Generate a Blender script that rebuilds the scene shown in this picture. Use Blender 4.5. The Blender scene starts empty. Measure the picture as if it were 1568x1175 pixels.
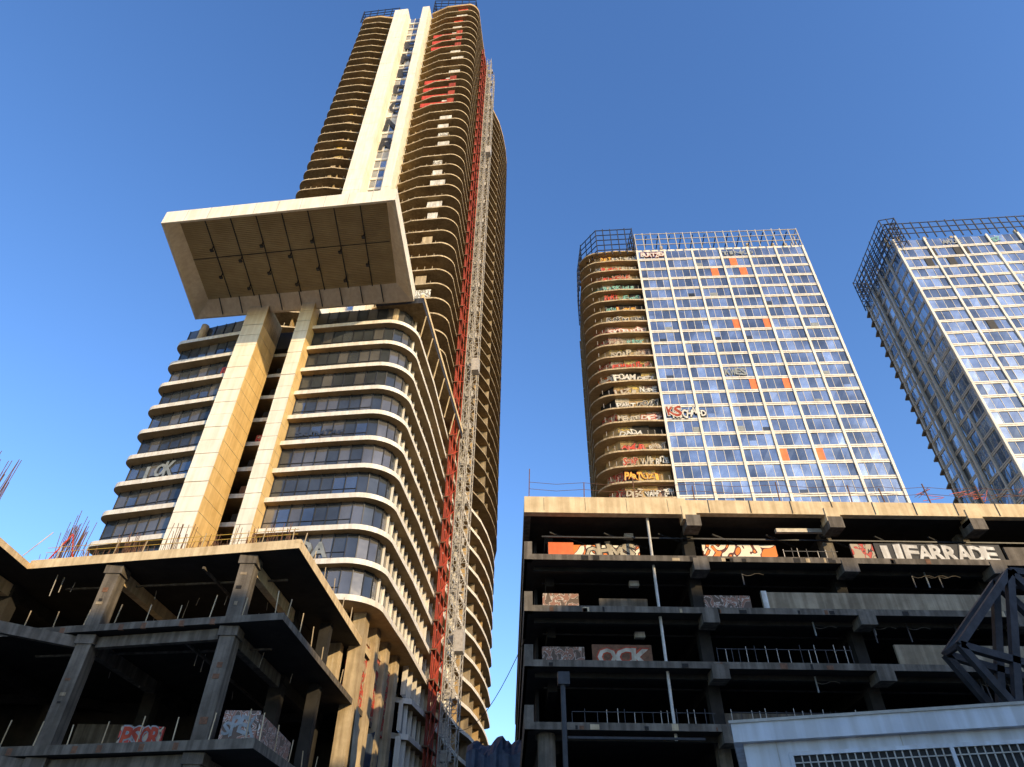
import bpy, math, random
from mathutils import Matrix, Vector
random.seed(7)
R=random.random
def U(a,b): return a+(b-a)*random.random()
scene=bpy.context.scene
# ------------------------------------------------------------------ materials
def newmat(name):
    m=bpy.data.materials.new(name); m.use_nodes=True
    nt=m.node_tree; b=nt.nodes['Principled BSDF']; return m,nt,b
def surf(name,c1,c2,scale=1.5,rough=.8,metal=0,bump=.15,streak=0,bscale=12,c3=None):
    m,nt,b=newmat(name); N=nt.nodes; L=nt.links
    tc=N.new('ShaderNodeTexCoord')
    n=N.new('ShaderNodeTexNoise'); n.inputs['Scale'].default_value=scale; n.inputs['Detail'].default_value=8; n.inputs['Roughness'].default_value=.65
    L.new(tc.outputs['Object'],n.inputs['Vector'])
    cr=N.new('ShaderNodeValToRGB'); cr.color_ramp.elements[0].position=.33; cr.color_ramp.elements[1].position=.68
    cr.color_ramp.elements[0].color=(*c1,1); cr.color_ramp.elements[1].color=(*c2,1)
    L.new(n.outputs['Fac'],cr.inputs['Fac']); out=cr.outputs['Color']
    if streak>0:
        mp=N.new('ShaderNodeMapping'); mp.inputs['Scale'].default_value=(2.2,2.2,.12)
        L.new(tc.outputs['Object'],mp.inputs['Vector'])
        n2=N.new('ShaderNodeTexNoise'); n2.inputs['Scale'].default_value=1.3; n2.inputs['Detail'].default_value=6
        L.new(mp.outputs['Vector'],n2.inputs['Vector'])
        r2=N.new('ShaderNodeValToRGB'); r2.color_ramp.elements[0].position=.4; r2.color_ramp.elements[1].position=.62
        k=1-streak; r2.color_ramp.elements[0].color=(k,k*.97,k*.93,1); r2.color_ramp.elements[1].color=(1,1,1,1)
        L.new(n2.outputs['Fac'],r2.inputs['Fac'])
        mx=N.new('ShaderNodeMix'); mx.data_type='RGBA'; mx.blend_type='MULTIPLY'; mx.inputs['Factor'].default_value=1
        L.new(out,mx.inputs['A']); L.new(r2.outputs['Color'],mx.inputs['B']); out=mx.outputs['Result']
    L.new(out,b.inputs['Base Color'])
    b.inputs['Roughness'].default_value=rough; b.inputs['Metallic'].default_value=metal
    if bump>0:
        nb=N.new('ShaderNodeTexNoise'); nb.inputs['Scale'].default_value=bscale; nb.inputs['Detail'].default_value=4
        L.new(tc.outputs['Object'],nb.inputs['Vector'])
        bp=N.new('ShaderNodeBump'); bp.inputs['Strength'].default_value=bump; bp.inputs['Distance'].default_value=.05
        L.new(nb.outputs['Fac'],bp.inputs['Height']); L.new(bp.outputs['Normal'],b.inputs['Normal'])
    return m
def glass(name,col,metal=.6,rough=.06,spec=.5):
    m,nt,b=newmat(name); N=nt.nodes; L=nt.links
    tc=N.new('ShaderNodeTexCoord'); n=N.new('ShaderNodeTexNoise'); n.inputs['Scale'].default_value=.22; n.inputs['Detail'].default_value=6
    L.new(tc.outputs['Object'],n.inputs['Vector'])
    cr=N.new('ShaderNodeValToRGB'); cr.color_ramp.elements[0].position=.33; cr.color_ramp.elements[1].position=.67
    cr.color_ramp.elements[0].color=(*[c*.62 for c in col],1); cr.color_ramp.elements[1].color=(*[min(1,c*1.25) for c in col],1)
    L.new(n.outputs['Fac'],cr.inputs['Fac']); L.new(cr.outputs['Color'],b.inputs['Base Color'])
    b.inputs['Metallic'].default_value=metal; b.inputs['Roughness'].default_value=rough
    bp=N.new('ShaderNodeBump'); bp.inputs['Strength'].default_value=.10; bp.inputs['Distance'].default_value=.3
    n3=N.new('ShaderNodeTexNoise'); n3.inputs['Scale'].default_value=.6
    L.new(tc.outputs['Object'],n3.inputs['Vector']); L.new(n3.outputs['Fac'],bp.inputs['Height']); L.new(bp.outputs['Normal'],b.inputs['Normal'])
    return m
def graffiti(name,bg,fill,line,scale=1.2):
    m,nt,b=newmat(name); N=nt.nodes; L=nt.links
    tc=N.new('ShaderNodeTexCoord'); mp=N.new('ShaderNodeMapping'); mp.inputs['Scale'].default_value=(1,1,.8)
    L.new(tc.outputs['Object'],mp.inputs['Vector'])
    n=N.new('ShaderNodeTexNoise'); n.inputs['Scale'].default_value=scale; n.inputs['Detail'].default_value=1.5; n.inputs['Distortion'].default_value=1.2
    L.new(mp.outputs['Vector'],n.inputs['Vector'])
    cr=N.new('ShaderNodeValToRGB'); cr.color_ramp.interpolation='CONSTANT'
    e=cr.color_ramp.elements; e[0].position=0; e[0].color=(*bg,1); e[1].position=.45; e[1].color=(*line,1)
    x=e.new(.48); x.color=(*fill,1); x=e.new(.6); x.color=(*line,1); x=e.new(.63); x.color=(*bg,1)
    L.new(n.outputs['Fac'],cr.inputs['Fac']); L.new(cr.outputs['Color'],b.inputs['Base Color']); b.inputs['Roughness'].default_value=.7
    return m
M={}
M['white']=surf('white_panel',(.78,.71,.57),(.90,.84,.71),.5,.5,0,.03,.10)
M['rim']=surf('bounce_tinted_rim_panel',(.80,.64,.42),(.90,.76,.54),.5,.5,0,.03,.10)  # white panel warmed to stand for bounced light under the box
M['sungold']=surf('sunlit_tint_fin_panel',(.64,.44,.18),(.78,.56,.26),.6,.5,0,.05,.15)  # golden sunlight painted into the right-hand sides of the fins
M['band']=surf('white_slab_edge',(.70,.65,.57),(.85,.80,.71),.8,.6,0,.03,.15)
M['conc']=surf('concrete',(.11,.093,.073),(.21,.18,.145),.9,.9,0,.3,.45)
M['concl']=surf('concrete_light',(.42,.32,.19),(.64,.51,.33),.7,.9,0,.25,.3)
M['edge']=surf('darker_slab_edge',(.26,.20,.13),(.42,.34,.23),.7,.9,0,.25,.4)  # darker concrete for flank and rear slab edges and spandrels
M['cream']=surf('sunlit_tone_concrete',(.62,.46,.26),(.86,.69,.43),.6,.9,0,.25,.22)  # golden sunlight painted into the concrete of top edges and beams
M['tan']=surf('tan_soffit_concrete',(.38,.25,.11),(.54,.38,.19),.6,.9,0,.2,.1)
M['brown']=surf('bounce_tinted_balcony_concrete',(.26,.165,.065),(.44,.30,.13),.5,.9,0,.2,.25)  # golden brown holds the warm bounce painted into upper balcony undersides
M['dark']=surf('painted_shade_and_stains',(.010,.009,.008),(.030,.026,.023),.8,.9,0,.2,.2)  # near-black colour stands for shade in recesses; also dark patches
M['soffit']=surf('bounce_tinted_soffit_membrane',(.40,.29,.135),(.50,.38,.19),.5,.9,0,.1,0)  # membrane colour lightened and warmed to imitate bounced light
M['steel']=surf('galvanised_steel',(.34,.31,.27),(.52,.48,.42),3,.55,.1,.1,0)
M['dsteel']=surf('dark_steel',(.02,.022,.028),(.05,.052,.06),2,.5,.3,.1,.2)
M['rust']=surf('rusty_rebar',(.10,.05,.03),(.22,.11,.06),4,.9,.1,.2,0)
M['red']=surf('red_paint',(.50,.04,.015),(.70,.08,.03),2,.6,0,.1,.25)
M['dred']=surf('dark_red_mesh',(.32,.035,.015),(.52,.08,.03),1,.8,0,.2,.4)
M['orange']=surf('orange_panel',(.72,.13,.03),(.85,.2,.05),1,.6,0,.05,.1)
M['gwhite']=surf('spray_white',(.55,.52,.47),(.80,.78,.73),2,.7,0,.05,.3)
M['gblack']=surf('spray_black',(.012,.012,.014),(.03,.03,.03),3,.7,0,.05,0)
M['gblue']=surf('spray_teal',(.1,.30,.25),(.22,.46,.4),3,.7,0,0,.2)
M['gpale']=surf('spray_faded',(.16,.18,.185),(.30,.32,.33),2,.7,0,0,0)
M['gdust']=surf('spray_dusty',(.38,.32,.23),(.60,.54,.43),2,.7,0,0,.3)
M['yellow']=surf('yellow_paint',(.6,.36,.05),(.74,.5,.08),3,.7,0,0,.2)
M['shed']=surf('white_metal_cladding',(.62,.64,.69),(.76,.78,.82),.7,.5,0,.03,.2)
M['tarp']=surf('blue_tarp',(.02,.035,.07),(.05,.08,.14),1.5,.6,0,.4,0,5)
M['asphalt']=surf('asphalt',(.035,.035,.036),(.07,.07,.068),.8,.95,0,.3,0)
M['ground']=surf('city_ground_concrete_and_dirt',(.22,.17,.115),(.38,.31,.22),.03,.95,0,.3,0)
M['pave']=surf('pavement_concrete',(.22,.21,.2),(.32,.31,.29),.8,.95,0,.2,0)
M['paint']=surf('road_paint',(.6,.6,.58),(.8,.8,.78),3,.8,0,0,0)
M['brick']=surf('office_wall',(.25,.2,.17),(.35,.29,.24),.6,.9,0,.1,.2)
M['g1']=glass('glass_blue',(.34,.37,.41),.8)
M['g2']=glass('glass_light',(.52,.55,.58),.8,.14)
M['g3']=glass('glass_grey',(.20,.225,.255),.75,.08)
M['gd']=glass('glass_dark',(.09,.10,.11),.5,.08)
M['gm']=glass('glass_bronze',(.20,.19,.18),.5,.07)
M['gf1']=graffiti('graffiti_white',(.3,.26,.2),(.7,.68,.62),(.02,.02,.02),1.6)
M['gf2']=graffiti('graffiti_red',(.40,.32,.22),(.5,.06,.04),(.03,.02,.02),1.4)
M['gf3']=graffiti('graffiti_orange',(.8,.22,.04),(.85,.75,.6),(.1,.02,.02),.6)
M['gf4']=graffiti('graffiti_teal',(.28,.22,.14),(.1,.3,.25),(.5,.5,.45),1.6)
M['gf5']=graffiti('graffiti_yellow',(.3,.22,.14),(.55,.4,.1),(.05,.03,.02),1.7)
M['gf6']=graffiti('graffiti_brown',(.12,.08,.06),(.28,.14,.1),(.5,.45,.4),1.9)
# ------------------------------------------------------------------ mesh builder
class MB:
    def __init__(s): s.v=[]; s.f=[]; s.m=[]; s.ml=[]
    def mi(s,k):
        if k not in s.ml: s.ml.append(k)
        return s.ml.index(k)
    def face(s,pts,m):
        i=len(s.v); s.v+= [tuple(p) for p in pts]; s.f.append(list(range(i,i+len(pts)))); s.m.append(s.mi(m))
    def hexa(s,b,t,m,mb=None,mt=None,ms=None):
        i=len(s.v); s.v+= [tuple(p) for p in b]+[tuple(p) for p in t]; n=len(b)
        for j in range(n):
            j2=(j+1)%n; s.f.append([i+j,i+j2,i+n+j2,i+n+j]); s.m.append(s.mi(ms[j] if ms else m))
        s.f.append([i+j for j in reversed(range(n))]); s.m.append(s.mi(mb or m))
        s.f.append([i+n+j for j in range(n)]); s.m.append(s.mi(mt or m))
    def box(s,x0,y0,z0,x1,y1,z1,m,mb=None,mt=None,ms=None):
        p=[(x0,y0),(x1,y0),(x1,y1),(x0,y1)]
        s.hexa([(x,y,z0) for x,y in p],[(x,y,z1) for x,y in p],m,mb,mt,ms)
    def prism(s,p,z0,z1,m,mb=None,mt=None,ms=None):
        s.hexa([(x,y,z0) for x,y in p],[(x,y,z1) for x,y in p],m,mb,mt,ms)
    def seg(s,p,q,z0,z1,o0,o1,m):
        dx,dy=q[0]-p[0],q[1]-p[1]; l=math.hypot(dx,dy); nx,ny=dy/l,-dx/l
        P=[(p[0]+nx*o1,p[1]+ny*o1),(q[0]+nx*o1,q[1]+ny*o1),(q[0]+nx*o0,q[1]+ny*o0),(p[0]+nx*o0,p[1]+ny*o0)]
        s.prism(P,z0,z1,m)
    def beam(s,p,q,w,m,h=None):
        h=h or w; p=Vector(p); q=Vector(q); d=(q-p)
        if d.length<1e-5: return
        d.normalize(); up=Vector((0,0,1)) if abs(d.z)<.95 else Vector((0,1,0))
        a=d.cross(up).normalized()*w/2; b=a.cross(d).normalized()*h/2
        c=[-a-b,a-b,a+b,-a+b]
        s.hexa([p+x for x in c],[q+x for x in c],m)
    def cyl(s,x,y,z0,z1,r,m,n=10):
        P=[(x+r*math.cos(2*math.pi*i/n),y+r*math.sin(2*math.pi*i/n)) for i in range(n)]
        s.prism(P,z0,z1,m)
    def mesh(s,vs,fs,m):
        i=len(s.v); s.v+=vs; k=s.mi(m)
        for f in fs: s.f.append([i+j for j in f]); s.m.append(k)
    def build(s,name,parent=None,smooth=False):
        me=bpy.data.meshes.new(name); me.from_pydata(s.v,[],s.f); 
        for k in s.ml: me.materials.append(M[k])
        me.polygons.foreach_set('material_index',s.m); me.update()
        o=bpy.data.objects.new(name,me); scene.collection.objects.link(o)
        if parent: o.parent=parent
        return o
def empty(name,loc=(0,0,0),rz=0):
    e=bpy.data.objects.new(name,None); e.location=loc; e.rotation_euler=(0,0,math.radians(rz)); scene.collection.objects.link(e); return e
def arc(cx,cy,r,a0,a1,n):
    return [(cx+r*math.cos(math.radians(a0+(a1-a0)*i/n)),cy+r*math.sin(math.radians(a0+(a1-a0)*i/n))) for i in range(n+1)]
tcache={}
def textmesh(s,off=.02):
    if (s,off) in tcache: return tcache[(s,off)]
    c=bpy.data.curves.new('t','FONT'); c.body=s; c.offset=off; c.resolution_u=2
    o=bpy.data.objects.new('t',c); scene.collection.objects.link(o); bpy.context.view_layer.update()
    me=bpy.data.meshes.new_from_object(o)
    vs=[v.co.copy() for v in me.vertices]; fs=[list(p.vertices) for p in me.polygons]
    bpy.data.objects.remove(o)
    x0=min(v.x for v in vs); x1=max(v.x for v in vs); y0=min(v.y for v in vs); y1=max(v.y for v in vs)
    vs=[((v.x-x0)/(x1-x0),(v.y-y0)/(y1-y0)) for v in vs]
    tcache[(s,off)]=(vs,fs); return vs,fs
def tag(mb,s,p,q,z0,z1,off,fill='gwhite',line='gblack',wild=1.0):
    """hand-sprayed lettering on the wall running p->q, pushed out by off"""
    dx,dy=q[0]-p[0],q[1]-p[1]; l=math.hypot(dx,dy); nx,ny=dy/l,-dx/l; n=len(s); H=z1-z0
    for i,ch in enumerate(s):
        w=(1.12 if ch!='I' else .55)/n; cx=(i+.5)/n; sh=U(-.25,.25)*wild; jz=U(-.1,.1)*wild; sc=1+U(-.12,.15)*wild; dd=i*.004
        for (o,m,d,g) in ((.09,line,off,.16),(.035,fill,off+.014,0)):
            if m is None: continue
            vs,fs=textmesh(ch,o); out=[]
            for a,b in vs:
                a2=(a-.5)*(1+g)+sh*(b-.5)*.5; b2=(b-.5)*(1+g)*sc+.5+jz+.10*wild*(a-.5)*math.sin(i*2.1)
                t=cx+a2*w
                out.append((p[0]+dx*t+nx*(d+dd),p[1]+dy*t+ny*(d+dd),z0+H*b2))
            mb.mesh(out,fs,m)
def panes(mb,p,q,z0,z1,n,mats,tilt=.02,mul='steel',mw=.06,mo=.06,hm=None):
    dx,dy=(q[0]-p[0]),(q[1]-p[1]); l=math.hypot(dx,dy); nx,ny=dy/l,-dx/l
    for i in range(n):
        a=i/n; b=(i+1)/n; k=random.choice(mats)
        A=(p[0]+dx*a,p[1]+dy*a); B=(p[0]+dx*b,p[1]+dy*b)
        t=[U(-tilt,tilt) for _ in range(4)]
        mb.face([(A[0]+nx*t[0],A[1]+ny*t[0],z0),(B[0]+nx*t[1],B[1]+ny*t[1],z0),(B[0]+nx*t[2],B[1]+ny*t[2],z1),(A[0]+nx*t[3],A[1]+ny*t[3],z1)],k)
        if mul: 
            w=mw/l; mb.seg((A[0]-dx*w/2,A[1]-dy*w/2),(A[0]+dx*w/2,A[1]+dy*w/2),z0,z1,-.05,mo,mul)
    if hm and mul:
        mb.seg(p,q,z0+hm,z0+hm+.05,-.04,mo-.01,mul)
# ================================================================== TALL TOWER
T=empty('unfinished_skyscraper',(-10.2,70,0),-7)
F=3.25
lv=[24.9+F*k for k in range(-6,49)]
slabs=MB(); gl=MB(); inner=MB(); fins=MB(); rail=MB()
def side(bulge):
    return [(.45,8),(.5,27)]+[(.6+bulge*math.sin(math.pi*i/6)**.7,27+26*i/6) for i in range(1,6)]+arc(-.6,52.5,1.5,0,90,4)
def lower_outline(z):
    P=[(-28.4,-6)]+arc(-27.0,-13.2,1.4,180,258,6)
    P+=[(-23.5,-15.0),(-19.1,-15.5),(-19.1,-11.2),(-11.1,-11.2),(-11.1,-15.4),(-6,-15.5)]
    P+=arc(-2.4,-12.2,3.3,-92,-4,9)
    P+=[(.9,-4)]+side(.5+z/60)+[(-28.4,54)]
    return P
def base_outline():
    return [(-28.4,1),(-3,1),(.2,3)]+side(.5)+[(-28.4,54)]
def upper_outline(z):
    e=-31.4+1.6*(z-60)/120
    P=[(e+.8,8)]+[(e,3.8)]+arc(e+2.0,1.5,2.0,180,268,6)
    P+=[(-24.5,-.55),(-20.4,.4),(-20.4,1.5),(-11.3,1.5),(-11.3,.3),(-7,-.9)]
    P+=arc(-1.9,1.6,2.5,-95,-4,8)
    P+=side(2.0)+[(-28.6,54)]
    return P
for k,z in enumerate(lv):
    base=z<24; low = z<58
    z1=z+F-.5 if low else z+F-.32
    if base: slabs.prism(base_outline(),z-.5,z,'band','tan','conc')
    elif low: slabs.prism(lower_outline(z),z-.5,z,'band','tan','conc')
    else:
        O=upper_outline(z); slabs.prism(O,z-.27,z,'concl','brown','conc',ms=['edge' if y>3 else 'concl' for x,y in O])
    if base:
        pass
    elif low:
        panes(gl,(-27.8,-13.3),(-19.15,-14.75),z,z1,7,['gm','gm','gd','gd','g3'],.015,'dsteel',.09,.08,.9)
        panes(gl,(-11.0,-14.65),(-2.6,-14.7),z,z1,7,['gm','gm','gd','gd','g3'],.015,'dsteel',.09,.08,.9)
        c=arc(-2.6,-12.1,2.6,-90,0,4)
        for a,b in zip(c,c[1:]): panes(gl,a,b,z,z1,1,['gm','gd'],.01,'dsteel',.09,.08)
        panes(gl,(0,-12.1),(-.3,4),z,z1,10,['gm','gd','g3','g2'],.015,'band',.12,.2)
        gl.face([(-27.8,-13.3,z),(-27.8,10,z),(-27.8,10,z1),(-27.8,-13.3,z1)],'gd')
        inner.box(-16.6,-7,z,-12.7,-6.7,z1,'dark')
        inner.box(-16.5,-11.0,z+.0,-12.8,-10.95,z+1.0,random.choice(['dark','rust','dark','gf2','dark']))
    else:
        bw=['dark','brown','gd','dark','dark','dark']
        if z>168: bw=['red','dark','dred','dark','brown']
        for i in range(7):
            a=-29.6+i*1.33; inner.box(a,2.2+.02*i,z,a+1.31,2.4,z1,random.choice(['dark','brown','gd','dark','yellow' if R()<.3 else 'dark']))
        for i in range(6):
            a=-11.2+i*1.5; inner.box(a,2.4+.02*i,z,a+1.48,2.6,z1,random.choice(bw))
        if R()<.75:
            x=U(-5.2,-4.4); inner.box(x,-.15,z+.1,x+U(1.6,2.8),-.05,z1-.35,random.choice(['gwhite','gwhite','gwhite','gf1','red' if z>160 else 'concl']))
        if R()<.35: 
            x=U(-10.8,-8); inner.box(x,.9,z+.05,x+U(.5,1.5),1.0,z1-U(.5,1.4),random.choice(['concl','gf6','rust','tan']))
        if R()<.5: inner.box(-25.5,.6,z+.1,-25.5+U(.6,1.6),.7,z1-.6,random.choice(['yellow','concl','rust','gf5']))
        inner.box(-24.0,.9,z,-23.75,2.4,z1,'brown'); inner.box(-7.2,.9,z,-6.95,2.6,z1,'brown')
        inner.box(-29.7,2.2,z,-29.4,10,z1,'brown')
        inner.box(-2.2,2.6,z,-1.9,3.3,z1,'conc')
        for i in range(7):
            x=-28.6+i*1.1; y=-.35 if x<-24.5 else -.4+.23*(x+24.5); rail.box(x,y,z,x+.06,y+.05,z+U(.4,.9),'concl')
        for i in range(8):
            x=-10.8+i*1.2; y=.25-.25*(x+11) if x<-7 else -.72; rail.box(x,y,z,x+.06,y+.05,z+U(.4,.9),'concl')
        panes(gl,(-16.95,.9),(-13.25,.9),z,z1,3,['g1','g2','g1','gwhite','g2'],.02,'band',.12,.1)
        slabs.box(-16.95,.75,z-.35,-13.25,1.45,z+.35,'band')
        panes(gl,(-.9,3),(-.55,9),z,z1,5,['gd','gm','dark'],.01,'conc',.2,.3)
        inner.box(-2,2.9,z,-.9,3.1,z1,'dark')
    panes(gl,(-.6,1.5 if base else (4.05 if low else 9)),(-.5,27),z,z1,13,['gm','gd','g3','g2','dark'],.02,'band',.14,.35 if R()<.7 else .5)
    for i in range(8):
        y=28+i*3.1; inner.box(-1.2,y,z,-.95,y+3.0,z1,random.choice(['dark','gd','gm','dark']))
    inner.box(-.9,27,z,.2,27.3,z1,'tan'); inner.box(-.9,40,z,1.0,40.3,z1,'tan')
    for y in (33,36.5,44,47.5): inner.box(-.9,y,z,.5+ (1.2 if not low else .2),y+.12,z1,'edge')
    inner.box(-27,12,z,-26.8,54,z1,'gd')
    inner.box(-27,52.5,z,-.9,52.7,z1,'gd')
    if low:
        if not base:
            for (xa,xb) in ((-19.15,-16.7),(-12.65,-11.05)):
                for h in range(2):
                    o=U(-.025,.025); za=z+h*F/2
                    fins.box(xa,-16.3+o,za+.025,xb,-12.3,za+F/2-.025,'white',ms=['white','sungold','white','white'])  # right-hand faces carry the painted golden sunlight
                fins.box(xa+.05,-16.2,z,xb-.05,-12.35,z+F,'conc')
    else:
        for (xa,xb) in ((-20.3,-17.0),(-13.2,-11.5)):
            fins.box(xa,-1.7+U(-.02,.02),z-.31,xb,1.4,z+F-.33,'white')
            fins.box(xa+.04,-1.6,z-.4,xb-.04,1.35,z-.2,'conc')
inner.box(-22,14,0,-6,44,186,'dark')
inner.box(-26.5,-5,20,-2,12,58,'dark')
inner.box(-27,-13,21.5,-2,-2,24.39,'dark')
for i in range(4):
    y=-12.6+i*3.6; inner.box(-1.6,y,12,-.5,y+1.2,24.4,'concl')
inner.box(-1.9,-12,17,-1.0,1,22.6,'gf2'); inner.box(-1.95,-12.2,22.6,-.9,1,23.1,'concl')
inner.box(-3.2,-13.4,18,-2.0,-12.6,24.4,'concl')
for x,y in ((-25.6,-14.0),(-1.8,-14.2),(-8,-13.5)): inner.cyl(x,y,57.4,60.2,.45,'concl',14)
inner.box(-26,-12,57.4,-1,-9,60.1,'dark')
# terrace level slab that carries the box, running back along the flank
inner.box(-4,-15.2,60.05,1.55,12,60.9,'dsteel','brown'); inner.box(1.3,-15.2,60.9,1.6,12,61.5,'cream')
inner.box(-3,-9,60.9,-1.2,4,66,'dark')
for i in range(7): inner.beam((1.5,-13+i*3.8,60.1),(.75,-12+i*3.8,57.3),.14,'concl')
fins.box(-19.1,-16.2,57.4,-16.7,-12.3,60.6,'concl'); fins.box(-12.6,-16.2,57.4,-11.1,-12.3,60.6,'concl')
slabs.prism(upper_outline(184),184.2-.4,184.6,'tan','tan','conc')
slabs.build('floor_slabs',T); gl.build('window_glass',T); inner.build('interior_walls',T); fins.build('cladding_fins',T); rail.build('railing_posts',T)
tg=MB()
def k2z(k): return 24.9+F*k
tag(tg,'LOK',(-25.6,-13.65),(-22.2,-14.25),k2z(4)+.5,k2z(4)+2.2,.12,'gpale',None)
tag(tg,'TOVE',(-26.8,-13.45),(-21.8,-14.3),k2z(0)+.6,k2z(0)+2.2,.12,'gblue',None)
tag(tg,'DADA',(-10.2,-14.65),(-4.2,-14.68),k2z(1)+.6,k2z(1)+2.0,.12,'gpale',None)
tag(tg,'SKIRATAS',(-10.0,-14.65),(-5,-14.67),k2z(5)+1.0,k2z(5)+1.5,.12,'gd',None,2)
tag(tg,'RA',(-20.9,-14.4),(-19.4,-14.7),k2z(8)+.6,k2z(8)+1.7,.12,'red','gd')
for i,ch in enumerate(['R','N','O','D','E','M','E']):
    z=122+i*7.4; tag(tg,ch,(-16.5,.9),(-13.7,.9),z,z+4.2,.3,'dsteel',None)
for (a,b) in ((134,146),(160,170)):
    for z in [l for l in lv if a<l<b]:
        tg.box(-9.5,-.4,z+.02,-4,-.32,z+1.5,'red'); tg.box(-3.9,-.78,z+.02,-2.5,-.7,z+1.9,'dred')
tg.build('spray_tags',T)
cr=MB()
def crown(mb,P,z0,z1,step,nr,w,m,lean=0):
    for a,b in zip(P,P[1:]+P[:1]):
        l=math.hypot(b[0]-a[0],b[1]-a[1]); n=max(1,round(l/step))
        for i in range(n):
            t=i/n; x=a[0]+(b[0]-a[0])*t; y=a[1]+(b[1]-a[1])*t
            mb.box(x-w/2,y-w/2,z0,x+w/2,y+w/2,z1+(U(-.1,.4)),m)
        for j in range(nr):
            z=z0+(z1-z0)*(j+1)/nr-.1
            mb.beam((a[0],a[1],z),(b[0],b[1],z),w*.8,m)
crown(cr,[(-30,.5),(-20.5,.5),(-20.5,54),(-30,54)],184.6,191,1.8,4,.18,'dsteel')
crown(cr,[(-11,0),(-.5,1),(0,54),(-11,54)],184.6,191.5,1.8,4,.18,'dsteel')
cr.build('crown_framework',T)
# cantilever box
bx=MB()
O=[(1.8,-29.4),(.6,-15.6),(-26.2,-15.4),(-23.2,-29.2)]
I1=[(1.5,-29.15),(.3,-15.85),(-25.85,-15.65),(-22.95,-28.95)]
I2=[(.55,-28.9),(-1.2,-17.4),(-24.1,-17.2),(-22.0,-28.7)]
zb,zp,zt=60.0,61.35,61.9
for i in range(4):
    j=(i+1)%4
    bx.face([(*O[i],zb),(*O[j],zb),(*O[j],zt),(*O[i],zt)],'white')
    bx.face([(*O[i],zb),(*I1[i],zb),(*I1[j],zb),(*O[j],zb)],'rim')
    bx.face([(*I1[i],zb),(*I2[i],zp),(*I2[j],zp),(*I1[j],zb)],'rim')
bx.face([(*p,zp) for p in I2],'soffit'); bx.face([(*p,zt) for p in O],'conc')
for i in range(1,10):
    t=i/10; x=O[0][0]+(O[3][0]-O[0][0])*t; y=O[0][1]+(O[3][1]-O[0][1])*t; bx.box(x-.012,y-.006,zb+.02,x+.012,y+.01,zt-.02,'conc')
for i in range(1,8):
    t=i/8; a=(I2[0][0]+(I2[3][0]-I2[0][0])*t,-28.8); b=(I2[1][0]+(I2[2][0]-I2[1][0])*t,-17.3)
    bx.beam((a[0],a[1],zp-.05),(b[0],b[1],zp-.05),.10,'gblack')
    for s in (.35,.68) if i%2 else (.5,.85):
        x=a[0]+(b[0]-a[0])*s; y=a[1]+(b[1]-a[1])*s
        bx.cyl(x,y,zp-.75,zp,.07,'dsteel',6); bx.box(x-.16,y-.16,zp-.9,x+.16,y+.16,zp-.7,'dsteel')
bx.beam((I2[0][0]-1,-23.4,zp-.05),(I2[3][0]-1,-23.2,zp-.05),.07,'gblack')
nst=46
for i in range(nst):
    t=(i+.5)/nst; y0=-28.6+11*t; bx.beam((I2[0][0]-1.75*t,y0,zp-.03),(I2[3][0]-2.05*t,y0,zp-.03),.09,'soffit',.06)
for i in range(9):
    t=(i+.5)/9; x=-1.8-22.0*t; bx.beam((x,-17.5,zp-.15),(x+.1,-15.9,zb-.03),.09,'dsteel')
bx.build('cantilever_box',T)
# ---------------------------------------------------------------- hoist
H=empty('construction_hoist',(-10.2,70,0),-7)
hb=MB()
def lattice(mb,x0,y0,x1,y1,z0,z1,step,w,m,diag=True):
    C=[(x0,y0),(x1,y0),(x1,y1),(x0,y1)]
    for c in C: mb.box(c[0]-w/2,c[1]-w/2,z0,c[0]+w/2,c[1]+w/2,z1,m)
    z=z0; f=0
    while z<z1-.1:
        for i in range(4):
            a,b=C[i],C[(i+1)%4]
            mb.beam((*a,z),(*b,z),w*.7,m)
            if diag:
                if f%2: a,b=b,a
                mb.beam((*a,z),(*b,z+step),w*.6,m)
        z+=step; f+=1
lattice(hb,.9,13.6,1.9,14.8,0,185,1.6,.10,'steel')
lattice(hb,1.1,16.0,2.4,17.6,0,181,1.6,.11,'steel')
for z in lv[::2]:
    hb.beam((.4,14,z-.1),(1.0,14,z-.1),.12,'steel'); hb.box(.5,15.0,z,2.3,15.6,z+.06,'steel'); hb.box(.5,14.9,z,2.2,14.95,z+1.1,'steel')
for z in (30,75,140): hb.box(1.95,13.8,z,3.0,15.2,z+2.6,'steel')
hb.build('mast',H)
hr=MB()
for z in lv:
    if z<176:
        hr.box(.75,7.4,z+.1,.8,8.7,z+F-.25,'dred'); hr.box(.75,9.9,z+.1,.8,11.2,z+F-.25,'dred')
        hr.box(.6,7.2,z-.2,1.3,11.4,z-.05,'rust')
        hr.beam((1.25,7.3,z),(1.25,11.3,z+F),.08,'red'); hr.beam((.8,8.8,z),(.8,9.8,z+F),.1,'red')
for y in (7.3,9.3,11.3): hr.box(1.2,y,0,1.3,y+.1,177,'dred')
hr.build('red_chute',H)
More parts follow.
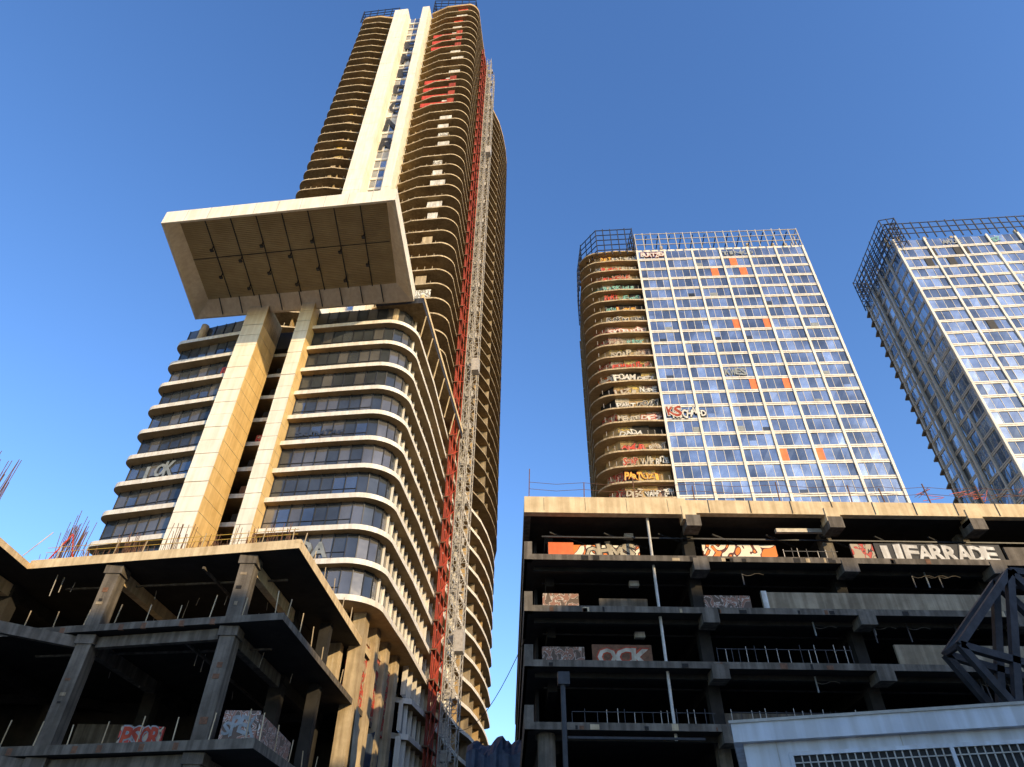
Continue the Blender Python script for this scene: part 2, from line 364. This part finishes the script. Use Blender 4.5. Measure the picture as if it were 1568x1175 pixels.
# ================================================================== MIDDLE TOWER
def curtain(mb,p,q,zs,nb,npan,topz,mats,col='band',orange=()):
    dx,dy=q[0]-p[0],q[1]-p[1]; l=math.hypot(dx,dy)
    for fi,z in enumerate(zs):
        for b in range(nb):
            a=b/nb; c=(b+1)/nb
            A=(p[0]+dx*a,p[1]+dy*a); B=(p[0]+dx*c,p[1]+dy*c)
            panes(mb,A,B,z+.33,z+F-.33,npan,mats,.05,col,.07,.05,None)
        mb.seg(p,q,z-.33,z+.33,-.1,.12,col)
        mb.seg(p,q,z-.02,z+.03,.12,.16,'gd')
    for b in range(nb+1):
        a=b/nb; A=(p[0]+dx*a,p[1]+dy*a); w=.22/l
        mb.seg((A[0]-dx*w,A[1]-dy*w),(A[0]+dx*w,A[1]+dy*w),zs[0],topz,-.05,.3,col)
    for (fi,k) in orange:
        n=nb*npan; a=k/n; c=(k+1)/n; z=zs[-fi]
        mb.seg((p[0]+dx*a,p[1]+dy*a),(p[0]+dx*c,p[1]+dy*c),z+.35,z+F-.35,.04,.1,'orange')
TOP=126.7
mid=empty('unfinished_apartment_tower',(28.3,100.2,0),-3.3)
mf=MB(); zs=[TOP-F*k for k in range(39,0,-1)]
zs=[z for z in zs if z>3]
curtain(mf,(0,0),(37.4,0),zs,6,4,TOP,['g1','g1','g2','g3','g1','g3'],orange=[(2,13),(3,10),(3,14),(8,11),(8,15),(13,11),(13,15),(18,12),(18,16)])
curtain(mf,(37.4,.2),(37.4,40),zs,4,4,TOP,['g1','g3'])
mf.box(0,.2,TOP-.3,37.4,.5,TOP+.5,'band')
for i in range(26):
    k=int(U(0,24)); z=zs[-int(U(1,24))]; x=k*37.4/24; mf.box(x+.1,-.08,z+.4,x+1.45,-.065,z+U(.9,1.6),random.choice(['gd','g2','gpale','gd']))
mf.build('curtain_wall',mid)
MO=[(-.15,3),(-.15,40),(-10,40)]+[(-12.2,28),(-12.6,16),(-12.5,9)]+arc(-8.7,4.6,4.6,195,262,7)+[(-5,-.35),(-.15,-.2)]
def area(P): return sum(P[i][0]*P[(i+1)%len(P)][1]-P[(i+1)%len(P)][0]*P[i][1] for i in range(len(P)))/2
if area(MO)<0: MO=MO[::-1]
mb=MB(); mw=MB()
words=['OKSER','VAMP','LOKS','DADA','KERZ','SOAP','MENTE','RAKM','TOLT','AKUA','CREW','ZEPH','NOPE','HEXES','BIZE','YEKO','PART','BRUNT','AMUR','SKOB','IKE','DEZ','FOAM','UZI','RISK']
cmb=[('gwhite','gblack'),('gwhite','gblack'),('gwhite','red'),('dred','gdust'),('gblue','gblack'),('yellow','dred'),('gblack','gwhite'),('gdust','rust'),('gwhite','gblack'),('gdust','gblack'),('red','gblack')]
for i,z in enumerate(zs+[TOP]):
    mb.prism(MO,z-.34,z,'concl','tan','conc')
    if z<TOP-1:
        z1=z+F-.34
        g=random.choice(['gf1','gf1','gf2','gf4','gf5','gf6','gf3'])
        for (xa,xb) in ((-8.6,-6.0),(-5.98,-3.0),(-2.98,-.2)):
            yy=U(.95,1.5); mw.box(xa,yy,z,xb,yy+.2,z1,random.choice(['concl','tan','brown','gf6','gdust','tan','dark','gf5']))
        x=-8.4
        while x<-2:
            l=U(1.8,4.5); x2=min(x+l,-.4)
            if R()<.9:
                f,ln=random.choice(cmb); z0=z+U(.6,1.0); tag(mw,random.choice(words),(x,.9),(x2,.9),z0,z0+U(.9,1.5),.03,f,ln,2.4)
            x=x2+U(.1,.6)
        mw.face([(-8.6,1.2,z),(-8.6,1.2,z1),(-11.2,3.6,z1),(-11.2,3.6,z)],random.choice(['tan','dark',g,'gf2','brown']))
        mw.face([(-11.2,3.6,z),(-11.2,3.6,z1),(-11.6,38,z1),(-11.6,38,z)],random.choice(['brown','dark','gf5']))
        for y in (7,11,16,22,29): mw.box(-12.35,y,z,-11.5,y+.25,z1,'brown')
        for j in range(9):
            x=-11+j*1.25; mw.box(x,.05 if x<-9.6 else -.18,z,x+.06,(.05 if x<-9.6 else -.18)+.06,z+1.0,'steel')
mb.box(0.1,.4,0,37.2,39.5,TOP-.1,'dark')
mb.build('balcony_slabs',mid); mw.build('balcony_walls',mid)
mc=MB()
crown(mc,[(0,-.3),(37.4,-.3),(37.4,12),(0,12)],TOP,TOP+5.8,1.9,3,.2,'steel')
crown(mc,[(-.5,-.6),(-9,-.4),(-12.4,4),(-13,12),(-12.6,22),(-3,22)],TOP-1.5,TOP+7.6,1.7,5,.2,'dsteel')
for i in range(14): mc.beam((i*2.7,-.3,TOP+5),(i*2.7,6,TOP+4.4),.2,'dsteel')
for i in range(13): mc.box(i*2.9+.5,3,TOP,i*2.9+1.1,3.6,TOP+U(3,5.5),'concl')
for i in range(26): 
    x=U(0,35); mc.beam((x,4,TOP+U(1,4)),(x+U(1.5,3),5,TOP+U(2,5)),.25,'steel')
mc.build('crown_framework',mid)
# ================================================================== RIGHT TOWER
rt=empty('unfinished_apartment_tower',(85.5,96.2,0),-5.5)
rf=MB()
curtain(rf,(0,0),(40,0),zs,6,4,TOP,['g1','g1','g2','g3','g2','g3'],orange=[])
for (fi,x) in ((2,6.1),(2,11.5),(3,9),(3,4.3),(9,9),(2,13)):
    rf.box(x,-.12,zs[-fi]+.3,x+1.5,-.08,zs[-fi]+F-.3,'gblack')
curtain(rf,(0,19),(0,0),zs,4,3,TOP,['g1','g3','g2','g1'],'steel')
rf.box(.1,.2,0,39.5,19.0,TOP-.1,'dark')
rf.build('curtain_wall',rt)
rb=MB()
for z in zs:
    rb.prism([(-.75,19.2),(-.1,18.9),(1,19.2),(1,21),(-.4,21)],z-.3,z,'conc')
for y in (8.6,9.8,13.8,15): rb.box(-.7,y,0,-.3,y+.3,TOP,'steel')
rb.box(.1,19.1,0,1,20.5,TOP,'conc')
rb.build('side_piers',rt)
rc=MB()
crown(rc,[(0,-.3),(40,-.3),(40,18),(-1.0,18)],TOP,TOP+5.5,1.9,3,.2,'dsteel')
crown(rc,[(-1.2,-.8),(2,-1.2),(2,18.5),(-1.4,18.5)],TOP-3.5,TOP+6.5,1.6,6,.18,'dsteel')
for i in range(14): rc.box(i*2.9+.5,3,TOP,i*2.9+1.1,3.6,TOP+U(2,5),'concl')
rc.build('crown_framework',rt)
tg=MB(); tag(tg,'AKUE',(10,0),(14,0),TOP-2.5,TOP-1.2,.2,'gpale',None); tag(tg,'SZ',(20.4,0),(22.4,0),TOP-2.5,TOP-1.1,.2,'gblue',None,2); tg.build('spray_tags',rt)
tg=MB(); tag(tg,'BURTZEK',(.8,0),(6.4,0),TOP-2.3,TOP-1.0,.2,'gwhite','dred',1.8)
tag(tg,'RICHARD',(1.6,0),(7.6,0),TOP-F*15+.7,TOP-F*14-.8,.25,'gwhite','gblack',2.4); tag(tg,'KS',(.6,0),(3.2,0),TOP-F*15+.6,TOP-F*14-.6,.33,'dred','gwhite',2)
tag(tg,'TINKO',(19,0),(26,0),TOP-2.4,TOP-1.3,.2,'gpale',None); tag(tg,'KWES',(13,0),(17,0),TOP-F*12+.7,TOP-F*11-.9,.2,'gpale',None); tg.build('spray_tags',mid)
# ================================================================== LEFT PODIUM
LP=empty('concrete_podium',(0,0,0),0)
lp=MB(); lc=MB()
def FL(x): return 40+(-13.4-x)*.187
def SX(y): return -13.4+(y-40)*.0625
OUT=[(-13.4,40),(SX(112),112),(-75,112),(-75,33),(-32.4,34.5),(-32.6,43.6)]
for (zt,th,m) in ((22,.42,'cream'),(17.4,.42,'conc'),(10.6,.5,'conc'),(4.6,.5,'conc')):
    lp.prism(OUT,zt-th,zt,m,'dark','conc')  # undersides coloured near-black as shade
for p,q in (((-13.4,40),(-9,110)),((-32.6,43.6),(-13.4,40))):
    lp.seg(p,q,22,22.2,-.3,.0,'cream')
XS=(-16.8,-26.2,-35.6,-45,-54)
for xi,x in enumerate(XS):
    for j in range(5):
        y=(FL(x) if x>-32 else 36.5)+.35+j*9.2; xx=x+j*.55; cm='conc' if j==0 else 'dark'  # rear columns get painted shade instead of plain concrete
        for (a,b) in ((0,4.1),(4.6,10.05),(10.6,16.9),(17.4,21.5)):
            lc.box(xx-.45,y,a,xx+.45,y+1.0,b,cm)
            lc.box(xx-.58,y-.08,b-.55,xx+.58,y+1.1,b+.003,cm)
            if j==0:
                for q in range(3):
                    h=a+U(.5,b-a-1); lc.box(xx-U(.1,.3),y-.03,h,xx+U(-.05,.3),y-.001,h+U(.1,.4),random.choice(['dark','rust','edge']))
        for b in (21.5,16.9,10.05):
            if j<4: 
                p=(xx,y+1.0,b-.42); q=(xx+.55,y+9.2,b-.42); lc.beam(p,q,.55,('cream' if b>20 else 'conc') if j==0 else 'dark',.82)  # top front beams in painted sunlight, rear beams in painted shade
        if xi<4 and j in (0,2,4):
            x2=XS[xi+1]+j*.55
            y2=(FL(x2-j*.55) if x2-j*.55>-32 else 36.5)+.35+j*9.2
            for b in (16.9,10.05): lc.beam((xx-.6,y+.5,b-.35),(x2+.6,y2+.5,b-.35),.4,cm,.65)
for y in (52,61,70,79,88,97):
    for (a,b) in ((4.6,10.05),(10.6,16.9),(17.4,21.35)): lc.box(SX(y)-1.8,y,a,SX(y)-1.0,y+.8,b,'dark')
lc.box(-60,58,0,-24,58.4,21.5,'dark'); lc.box(-24,66,0,-13,66.4,21.5,'dark'); lc.box(-24.3,58,0,-24,66,21.5,'dark')  # near-black walls added to keep the bays dark
lc.box(-74,36,0,-62,36.4,21.5,'dark')
lc.box(-30,52,10.6,-26,52.3,14,'conc')
lc.box(-22.5,43.5,10.6,-20.0,43.7,11.9,'gf2'); lc.box(-15.9,41.4,10.6,-13.9,41.5,12.3,'gf6'); lc.box(-13.85,41.4,10.6,-13.75,48,12.1,'gf6')
tag(lc,'PSOR',(-22.3,43.5),(-20.1,43.5),10.8,11.8,.03,'dred','gpale'); tag(lc,'SPEK',(-15.8,41.4),(-14,41.4),11,11.9,.02,'gpale',None,2)
for z in (22,17.4,10.6):
    for i in range(9):
        x=-14-i*2.1; y=FL(x)+.12; lc.beam((x,y,z),(x+U(-.1,.1),y,z+U(.9,1.5)),.05,'concl')
    for i in range(22):
        y=41+i*2.6; lc.beam((SX(y)-.15,y,z),(SX(y)-.15+U(-.1,.1),y+U(-.2,.2),z+U(.9,1.5)),.05,'concl')
for z in (17.4,10.6):
    for x in (-18,-20,-22.5,-24,-28):
        lc.box(x,FL(x)-.05,z-.45,x+.3,FL(x)+.12,z-.1,'rust')
for i in range(30):
    x=U(-32,-15); y=U(44,56); z=random.choice([21.5,16.9]); lc.beam((x,y,z),(x+U(-.1,.1),y,z-U(.4,1.6)),.04,'steel')
for z in (21.2,16.6): lc.beam((-31,46,z),(-15,44,z),.12,'conc'); lc.beam((-20,42,z-.1),(-19,57,z-.1),.15,'conc')
lp.build('slabs',LP); lc.build('columns_and_beams',LP)
rb=MB()
def clump(x,y,z,n,s,h):
    for i in range(n):
        a=x+U(-s,s); b=y+U(-.3,.3); rb.beam((a,b,z),(a+U(-.25,.25),b+U(-.2,.2),z+U(.5,1)*h),.03,'rust')
for x,n,h in ((-15.2,14,2.2),(-17.5,16,2.0),(-20,14,1.6),(-22.5,16,2.6),(-26,26,2.2),(-28.5,12,1.2),(-30.5,22,3.2)): clump(x,FL(x)+.8,22,n,.9,h)
for x,n,h in ((-32.6,20,4.6),(-34,22,5.0),(-30.8,16,4.6),(-36,14,4.5)): clump(x,37.5 if x<-32 else FL(x)+1,22,n,.7,h)
for i in range(40):
    x=-13.8-i*.47; rb.beam((x,FL(x)+.15,22.1),(x+U(-.1,.1),FL(x)+.1,22.1+U(.3,.7)),.022,'rust')
for z in (22.75,23.1): rb.beam((-13.8,FL(-13.8)+.3,z),(-32,FL(-32)+.3,z+.1),.03,'yellow')
rb.beam((-31.5,43.5,22),(-30.6,43.6,24.2),.07,'red'); rb.beam((-29.7,43.5,22),(-30.6,43.6,24.2),.06,'red'); rb.beam((-32.5,42.5,22),(-31.6,43,24),.05,'concl')
rb.build('starter_rebar',LP)
nt=MB()
def cloth(mb,p,q,z0,z1,n,k,amp,m):
    dx,dy=q[0]-p[0],q[1]-p[1]; l=math.hypot(dx,dy); nx,ny=dy/l,-dx/l; g=[]
    for j in range(k+1):
        for i in range(n+1):
            a=i/n; b=j/k; d=amp*(math.sin(a*n*.9+b*2)+.6*math.sin(a*n*2.3+b*5)+U(-.3,.3))
            zz=z0+(z1-z0)*b
            if j==k: zz-=abs(math.sin(a*n*.45))*(z1-z0)*.08
            g.append((p[0]+dx*a+nx*d,p[1]+dy*a+ny*d,zz))
    mb.mesh(g,[[j*(n+1)+i,j*(n+1)+i+1,(j+1)*(n+1)+i+1,(j+1)*(n+1)+i] for j in range(k) for i in range(n)],m)
cloth(nt,(SX(58)+.2,58),(SX(100)+.2,100),4,17,40,8,.18,'tarp')
nt.build('debris_netting',LP)
# ================================================================== RIGHT PODIUM
RP=empty('concrete_parking_structure',(0,0,0),0)
X0,X1,Y0=1.04,75,45.0
r=MB()
r.box(X0,Y0,27.2,13.2,Y0+.6,28.55,'cream'); r.box(13.2,Y0+.05,27.35,X1,Y0+.6,28.45,'cream')
r.box(X0,Y0+.6,27.2,X0+.5,Y0+60,28.5,'conc')
for x in (13.3,24.0,34.6,45.2): r.box(x-.5,Y0-.04,26.8,x+.55,Y0+1,27.9,'cream')
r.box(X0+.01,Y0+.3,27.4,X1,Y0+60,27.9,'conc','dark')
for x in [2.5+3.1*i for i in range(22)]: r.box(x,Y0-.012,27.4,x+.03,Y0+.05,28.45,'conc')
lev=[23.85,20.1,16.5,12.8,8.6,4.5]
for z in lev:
    r.box(X0+.02,Y0,z-.42,X1,Y0+60,z,'conc','dark')  # slab bottoms coloured as if unlit
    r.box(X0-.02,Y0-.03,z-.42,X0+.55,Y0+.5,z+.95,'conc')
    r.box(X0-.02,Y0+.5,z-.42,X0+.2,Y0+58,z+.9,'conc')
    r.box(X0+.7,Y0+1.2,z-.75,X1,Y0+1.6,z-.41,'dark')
    for i in range(16):
        x=U(2,40); r.box(x,Y0-.02,z-.4,x+U(.1,.6),Y0-.002,z-U(.02,.2),random.choice(['rust','dark','concl']))
for xi in range(7):
    x=3.0+10.55*xi
    for j in range(3):
        y=Y0+2.2+j*6.5
        for a,b in zip([0]+lev[::-1],lev[::-1]+[27.3]):
            if xi==0:
                if b<14: r.cyl(x-.6,Y0+1.2+j*9,a,b,.55,'conc',14)
            else: r.box(x-.4,y,a,x+.4,y+.8,b-.3,'dark' if (j or b>13) and not (b>27 and xi>1 and j==0) else 'conc')  # back rows and upper shafts painted as shaded concrete
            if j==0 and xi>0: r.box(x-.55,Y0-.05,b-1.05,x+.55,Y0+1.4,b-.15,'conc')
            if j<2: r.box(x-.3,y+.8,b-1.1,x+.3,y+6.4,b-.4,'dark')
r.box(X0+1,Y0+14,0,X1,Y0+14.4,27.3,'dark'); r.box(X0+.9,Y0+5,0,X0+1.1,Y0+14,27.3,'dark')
def wall(x0,x1,y,z,h,m): r.box(x0,y,z,x1,y+.18,z+h,m)
A,B_,C_,D_=lev[0],lev[1],lev[2],lev[3]
wall(26.6,35.8,Y0+.55,A,1.45,'gblack'); tag(r,'IIFARRADE',(26.8,Y0+.55),(35.3,Y0+.55),A+.1,A+1.3,.02,'gwhite','gblack',.6)
wall(24.9,26.5,Y0+.6,A,1.4,'gf2'); wall(36.1,X1,Y0+.6,A,1.3,'conc')
wall(14.6,20.2,Y0+2.5,A,2.2,'gf3'); wall(2.9,9.8,Y0+2.5,A,2.0,'gf3'); tag(r,'OHMS',(5.8,Y0+2.5),(9.4,Y0+2.5),A+.9,A+1.9,.02,'gdust','gblack',2)
wall(2.9,4.8,Y0+2.3,A,2.1,'orange')
wall(2.4,5,Y0+2.5,B_,1.9,'gf6'); wall(6.5,10,Y0+2.8,B_,1.7,'conc'); wall(13.9,17.2,Y0+2,B_,1.7,'gf6'); wall(10.6,13,Y0+5,B_,2,'conc')
wall(17.4,X1,Y0+.3,B_,1.25,'edge')
r.box(17.4,Y0+.2,B_,17.75,Y0+.29,B_+1.3,'gwhite')
wall(25.4,X1,Y0+.3,C_,1.35,'edge'); wall(2.3,5.2,Y0+2.5,C_,1.7,'gf6'); wall(5.6,9.6,Y0+1.4,C_,1.5,'rust')
tag(r,'OCK',(6,Y0+1.4),(9.4,Y0+1.4),C_+.15,C_+1.3,.02,'gdust','dred')
wall(14,X1,Y0+2.6,D_,1.3,'conc')
for (x0,x1,z,h) in ((13.8,22.8,C_,1.5),(14,26,D_,1.2),(20,24,A,1.2),(4,13,D_,1.1)):
    x=x0
    while x<x1:
        r.box(x,Y0+.9,z,x+.04,Y0+.94,z+h*U(.7,1),'steel' if R()<.5 else 'dsteel'); x+=U(.35,.8)
    r.box(x0,Y0+.9,z+h*.75,x1,Y0+.94,z+h*.75+.04,'dsteel')
r.cyl(10.3,Y0+.7,12,27.2,.10,'gwhite',8)
for z in (27.3,A-.4,B_-.4):
    r.box(8.8,Y0+2.6,z-.75,9.5,Y0+3.0,z-.35,'gwhite')
for i in range(8):
    x=3+i*4.1; r.beam((x,Y0+1.8,26.5),(x+3.6,Y0+4,26.4),.12,'dsteel')
r.beam((2.4,Y0+1.9,26.2),(40,Y0+2.2,26.3),.1,'dsteel'); r.beam((20,Y0+1.3,26.6),(24,Y0+1.6,26.8),.3,'steel')
for z in (A-.8,B_-.8,C_-.8):
    r.beam((2.4,Y0+3.2,z),(50,Y0+3.4,z),.1,'dsteel')
    for i in range(5):
        x=U(16,36)
        for j in range(5): r.beam((x+j*.3,Y0+1,z-.1-.1*math.sin(j*1.3)),(x+.3+j*.3,Y0+1,z-.1-.1*math.sin(j*1.3+1.3)),.03,'conc')
        r.beam((x,Y0+1.1,z+.3),(x,Y0+1.1,z-U(.5,1.2)),.08,'gpale' if R()<.3 else 'dsteel')
r.build('structure',RP)
rr=MB()
xs=[1.4,5.6,9.5,14,20.5,26,28.5,32,36,40]
for x in xs:
    h=U(1.3,1.9); h=2.7 if x<2 else h
    rr.beam((x,Y0+.3,28.4),(x+U(-.08,.08),Y0+.3,28.5+h),.07,'rust')
for a,b in zip(xs,xs[1:]):
    for h in (.9,1.5): 
        m=((a+b)/2,Y0+.3,28.45+h-.12); rr.beam((a,Y0+.3,28.5+h),m,.025,'rust'); rr.beam(m,(b,Y0+.3,28.5+h),.025,'rust')
for i in range(26):
    x=U(31,41); rr.beam((x,Y0+.4,28.5+U(.3,1.2)),(x+U(.5,2),Y0+.4,28.5+U(.3,1.6)),.035,'red' if R()<.5 else 'rust')
rr.build('guard_posts',RP)
# ================================================================== foreground site shed
S=empty('site_office_cabin',(6.9,22,0),-17.5)
s=MB()
s.box(0,0,0,16,6,6.6,'shed'); s.box(-.25,-.25,6.6,16.3,6.3,7.1,'shed'); s.box(-.3,-.3,7.1,16.35,6.35,7.18,'steel')
for i in range(5): s.box(.9+3.3*i+.0,-.01,0,.92+3.3*i,.0,6.6,'steel')
s.box(1.3,-.05,3.6,9.0,-.02,6.2,'gblack')
for a,b,c,d in ((1.2,6.2,9.1,6.3),(1.2,3.5,9.1,3.6),(1.2,3.6,1.3,6.2),(9.0,3.6,9.1,6.2),(5.3,3.6,5.4,6.2)): s.box(a,-.14,b,c,-.05,d,'shed')
x=1.5
while x<8.9: s.box(x,-.12,3.6,x+.035,-.08,6.2,'steel'); x+=.2
for z in (4.4,5.2,6.0): s.box(1.3,-.13,z,9,-.10,z+.03,'steel')
s.build('cabin_body',S)
B=empty('steel_truss_tower',(0,0,0),0)
b=MB()
def tr(y):
    return [(23.0,y,15.6),(19.3,y,12.2),(20.6,y,9.6),(26,y,10.2),(27.5,y,15.2)]
A1=tr(29.4); A2=tr(30.6)
for A in (A1,A2):
    for i,j in ((0,1),(1,2),(2,3),(3,4),(4,0),(0,2),(0,3),(1,3)): b.beam(A[i],A[j],.30,'dsteel')
for p,q in zip(A1,A2): b.beam(p,q,.2,'dsteel')
for x in (20.8,26): b.box(x-.3,29.2,0,x+.3,29.8,9.8,'dsteel'); b.box(x-.3,30.3,0,x+.3,30.9,9.8,'dsteel')
b.beam(A1[0],A2[1],.15,'dsteel')
b.build('truss',B)
L=empty('steel_post',(0,0,0),0)
l=MB(); l.cyl(2.75,36,0,12.3,.13,'dsteel',10); l.box(2.5,35.8,12.3,3.1,36.2,12.9,'dsteel'); l.beam((2.9,36,9.9),(9.5,36,9.9),.1,'dsteel'); l.build('post',L)
TS=empty('tarpaulin_covered_stack',(0,0,0),0)
t=MB(); g=[]
nx_,ny_=24,12
for j in range(ny_+1):
    for i in range(nx_+1):
        u=i/nx_; v=j/ny_; z=14.2+2.6*math.sin(math.pi*min(1,v*1.1))*(.6+.4*u)+U(-.15,.15)+.3*math.sin(u*17)
        if j==0: z=0
        g.append((-3.4+6*u,62+8*v+U(-.1,.1),z))
t.mesh(g,[[j*(nx_+1)+i,j*(nx_+1)+i+1,(j+1)*(nx_+1)+i+1,(j+1)*(nx_+1)+i] for j in range(ny_) for i in range(nx_)],'tarp'); t.build('tarp',TS)
# overhead service cable sagging between podium and hoist
cb=MB(); P0=Vector((1.1,47,18.5)); P1=Vector((-6.6,84,22)); pr=P0
for i in range(1,15):
    q=i/14; c=P0.lerp(P1,q); c.z-=5*4*q*(1-q)*.5; cb.beam(pr,c,.04,'dsteel'); pr=c
cb.build('overhead_cable')
# ================================================================== ground, street, city behind the viewer
g=MB(); g.face([(-3000,-3000,0),(3000,-3000,0),(3000,3000,0),(-3000,3000,0)],'ground'); g.build('ground')
g=MB(); g.face([(-400,-10,.004),(400,-10,.004),(400,19,.004),(-400,19,.004)],'asphalt'); g.build('road')
g=MB(); g.box(-75,19,.004,80,33,.14,'pave'); g.box(-75,-16,.004,140,-10,.14,'pave'); g.build('pavement')
g=MB()
for i in range(30): g.box(-90+i*6,4,.006,-87+i*6,4.15,.012,'paint')
g.build('road_markings')
def office(name,x0,y0,x1,y1,h):
    e=empty(name); o=MB(); o.box(x0,y0,0,x1,y1,h,'brick'); o.box(x0-.4,y0-.4,h,x1+.4,y1+.4,h+.9,'band')
    n=int((x1-x0)/4)
    for k in range(int(h/4)-0):
        for i in range(n):
            x=x0+1+i*(x1-x0)/n; o.box(x,y1,k*4+1.2,x+2.2,y1+.05,k*4+3.2,'gd')
    o.build('facade',e)
office('office_building',16,-62,74,-40,48.5)
office('office_building',76,-66,170,-40,54)
# ================================================================== light, sky, camera
el=math.radians(16.5); az=math.radians(142)
sd=Vector((math.sin(az)*math.cos(el),math.cos(az)*math.cos(el),math.sin(el)))
sl=bpy.data.lights.new('sun','SUN'); sl.energy=5.0; sl.angle=math.radians(.5); sl.color=(1,.755,.42)
so=bpy.data.objects.new('sun',sl); so.rotation_euler=sd.to_track_quat('Z','Y').to_euler(); so.location=(40,-60,80); scene.collection.objects.link(so)
w=bpy.data.worlds.new('World'); scene.world=w; w.use_nodes=True; nt=w.node_tree
sk=nt.nodes.new('ShaderNodeTexSky'); sk.sky_type='NISHITA'; sk.sun_disc=False; sk.sun_elevation=el; sk.sun_rotation=az
sk.air_density=1.0; sk.dust_density=.4; sk.ozone_density=2.5
hs=nt.nodes.new('ShaderNodeHueSaturation'); hs.inputs['Hue'].default_value=.510; hs.inputs['Saturation'].default_value=1.18; hs.inputs['Value'].default_value=2.2
nt.links.new(sk.outputs['Color'],hs.inputs['Color']); nt.links.new(hs.outputs['Color'],nt.nodes['Background'].inputs['Color']); nt.nodes['Background'].inputs['Strength'].default_value=.15
cam=bpy.data.cameras.new('camera'); cam.lens=24; cam.sensor_width=36; cam.clip_end=8000
co=bpy.data.objects.new('camera',cam); scene.collection.objects.link(co)
co.matrix_world=Matrix.Translation((0,0,1.7))@Matrix.Rotation(math.radians(90+40.19),4,'X')@Matrix.Rotation(math.radians(.74),4,'Z')
scene.camera=co
scene.view_settings.view_transform='Standard'; scene.view_settings.look='None'; scene.view_settings.exposure=0
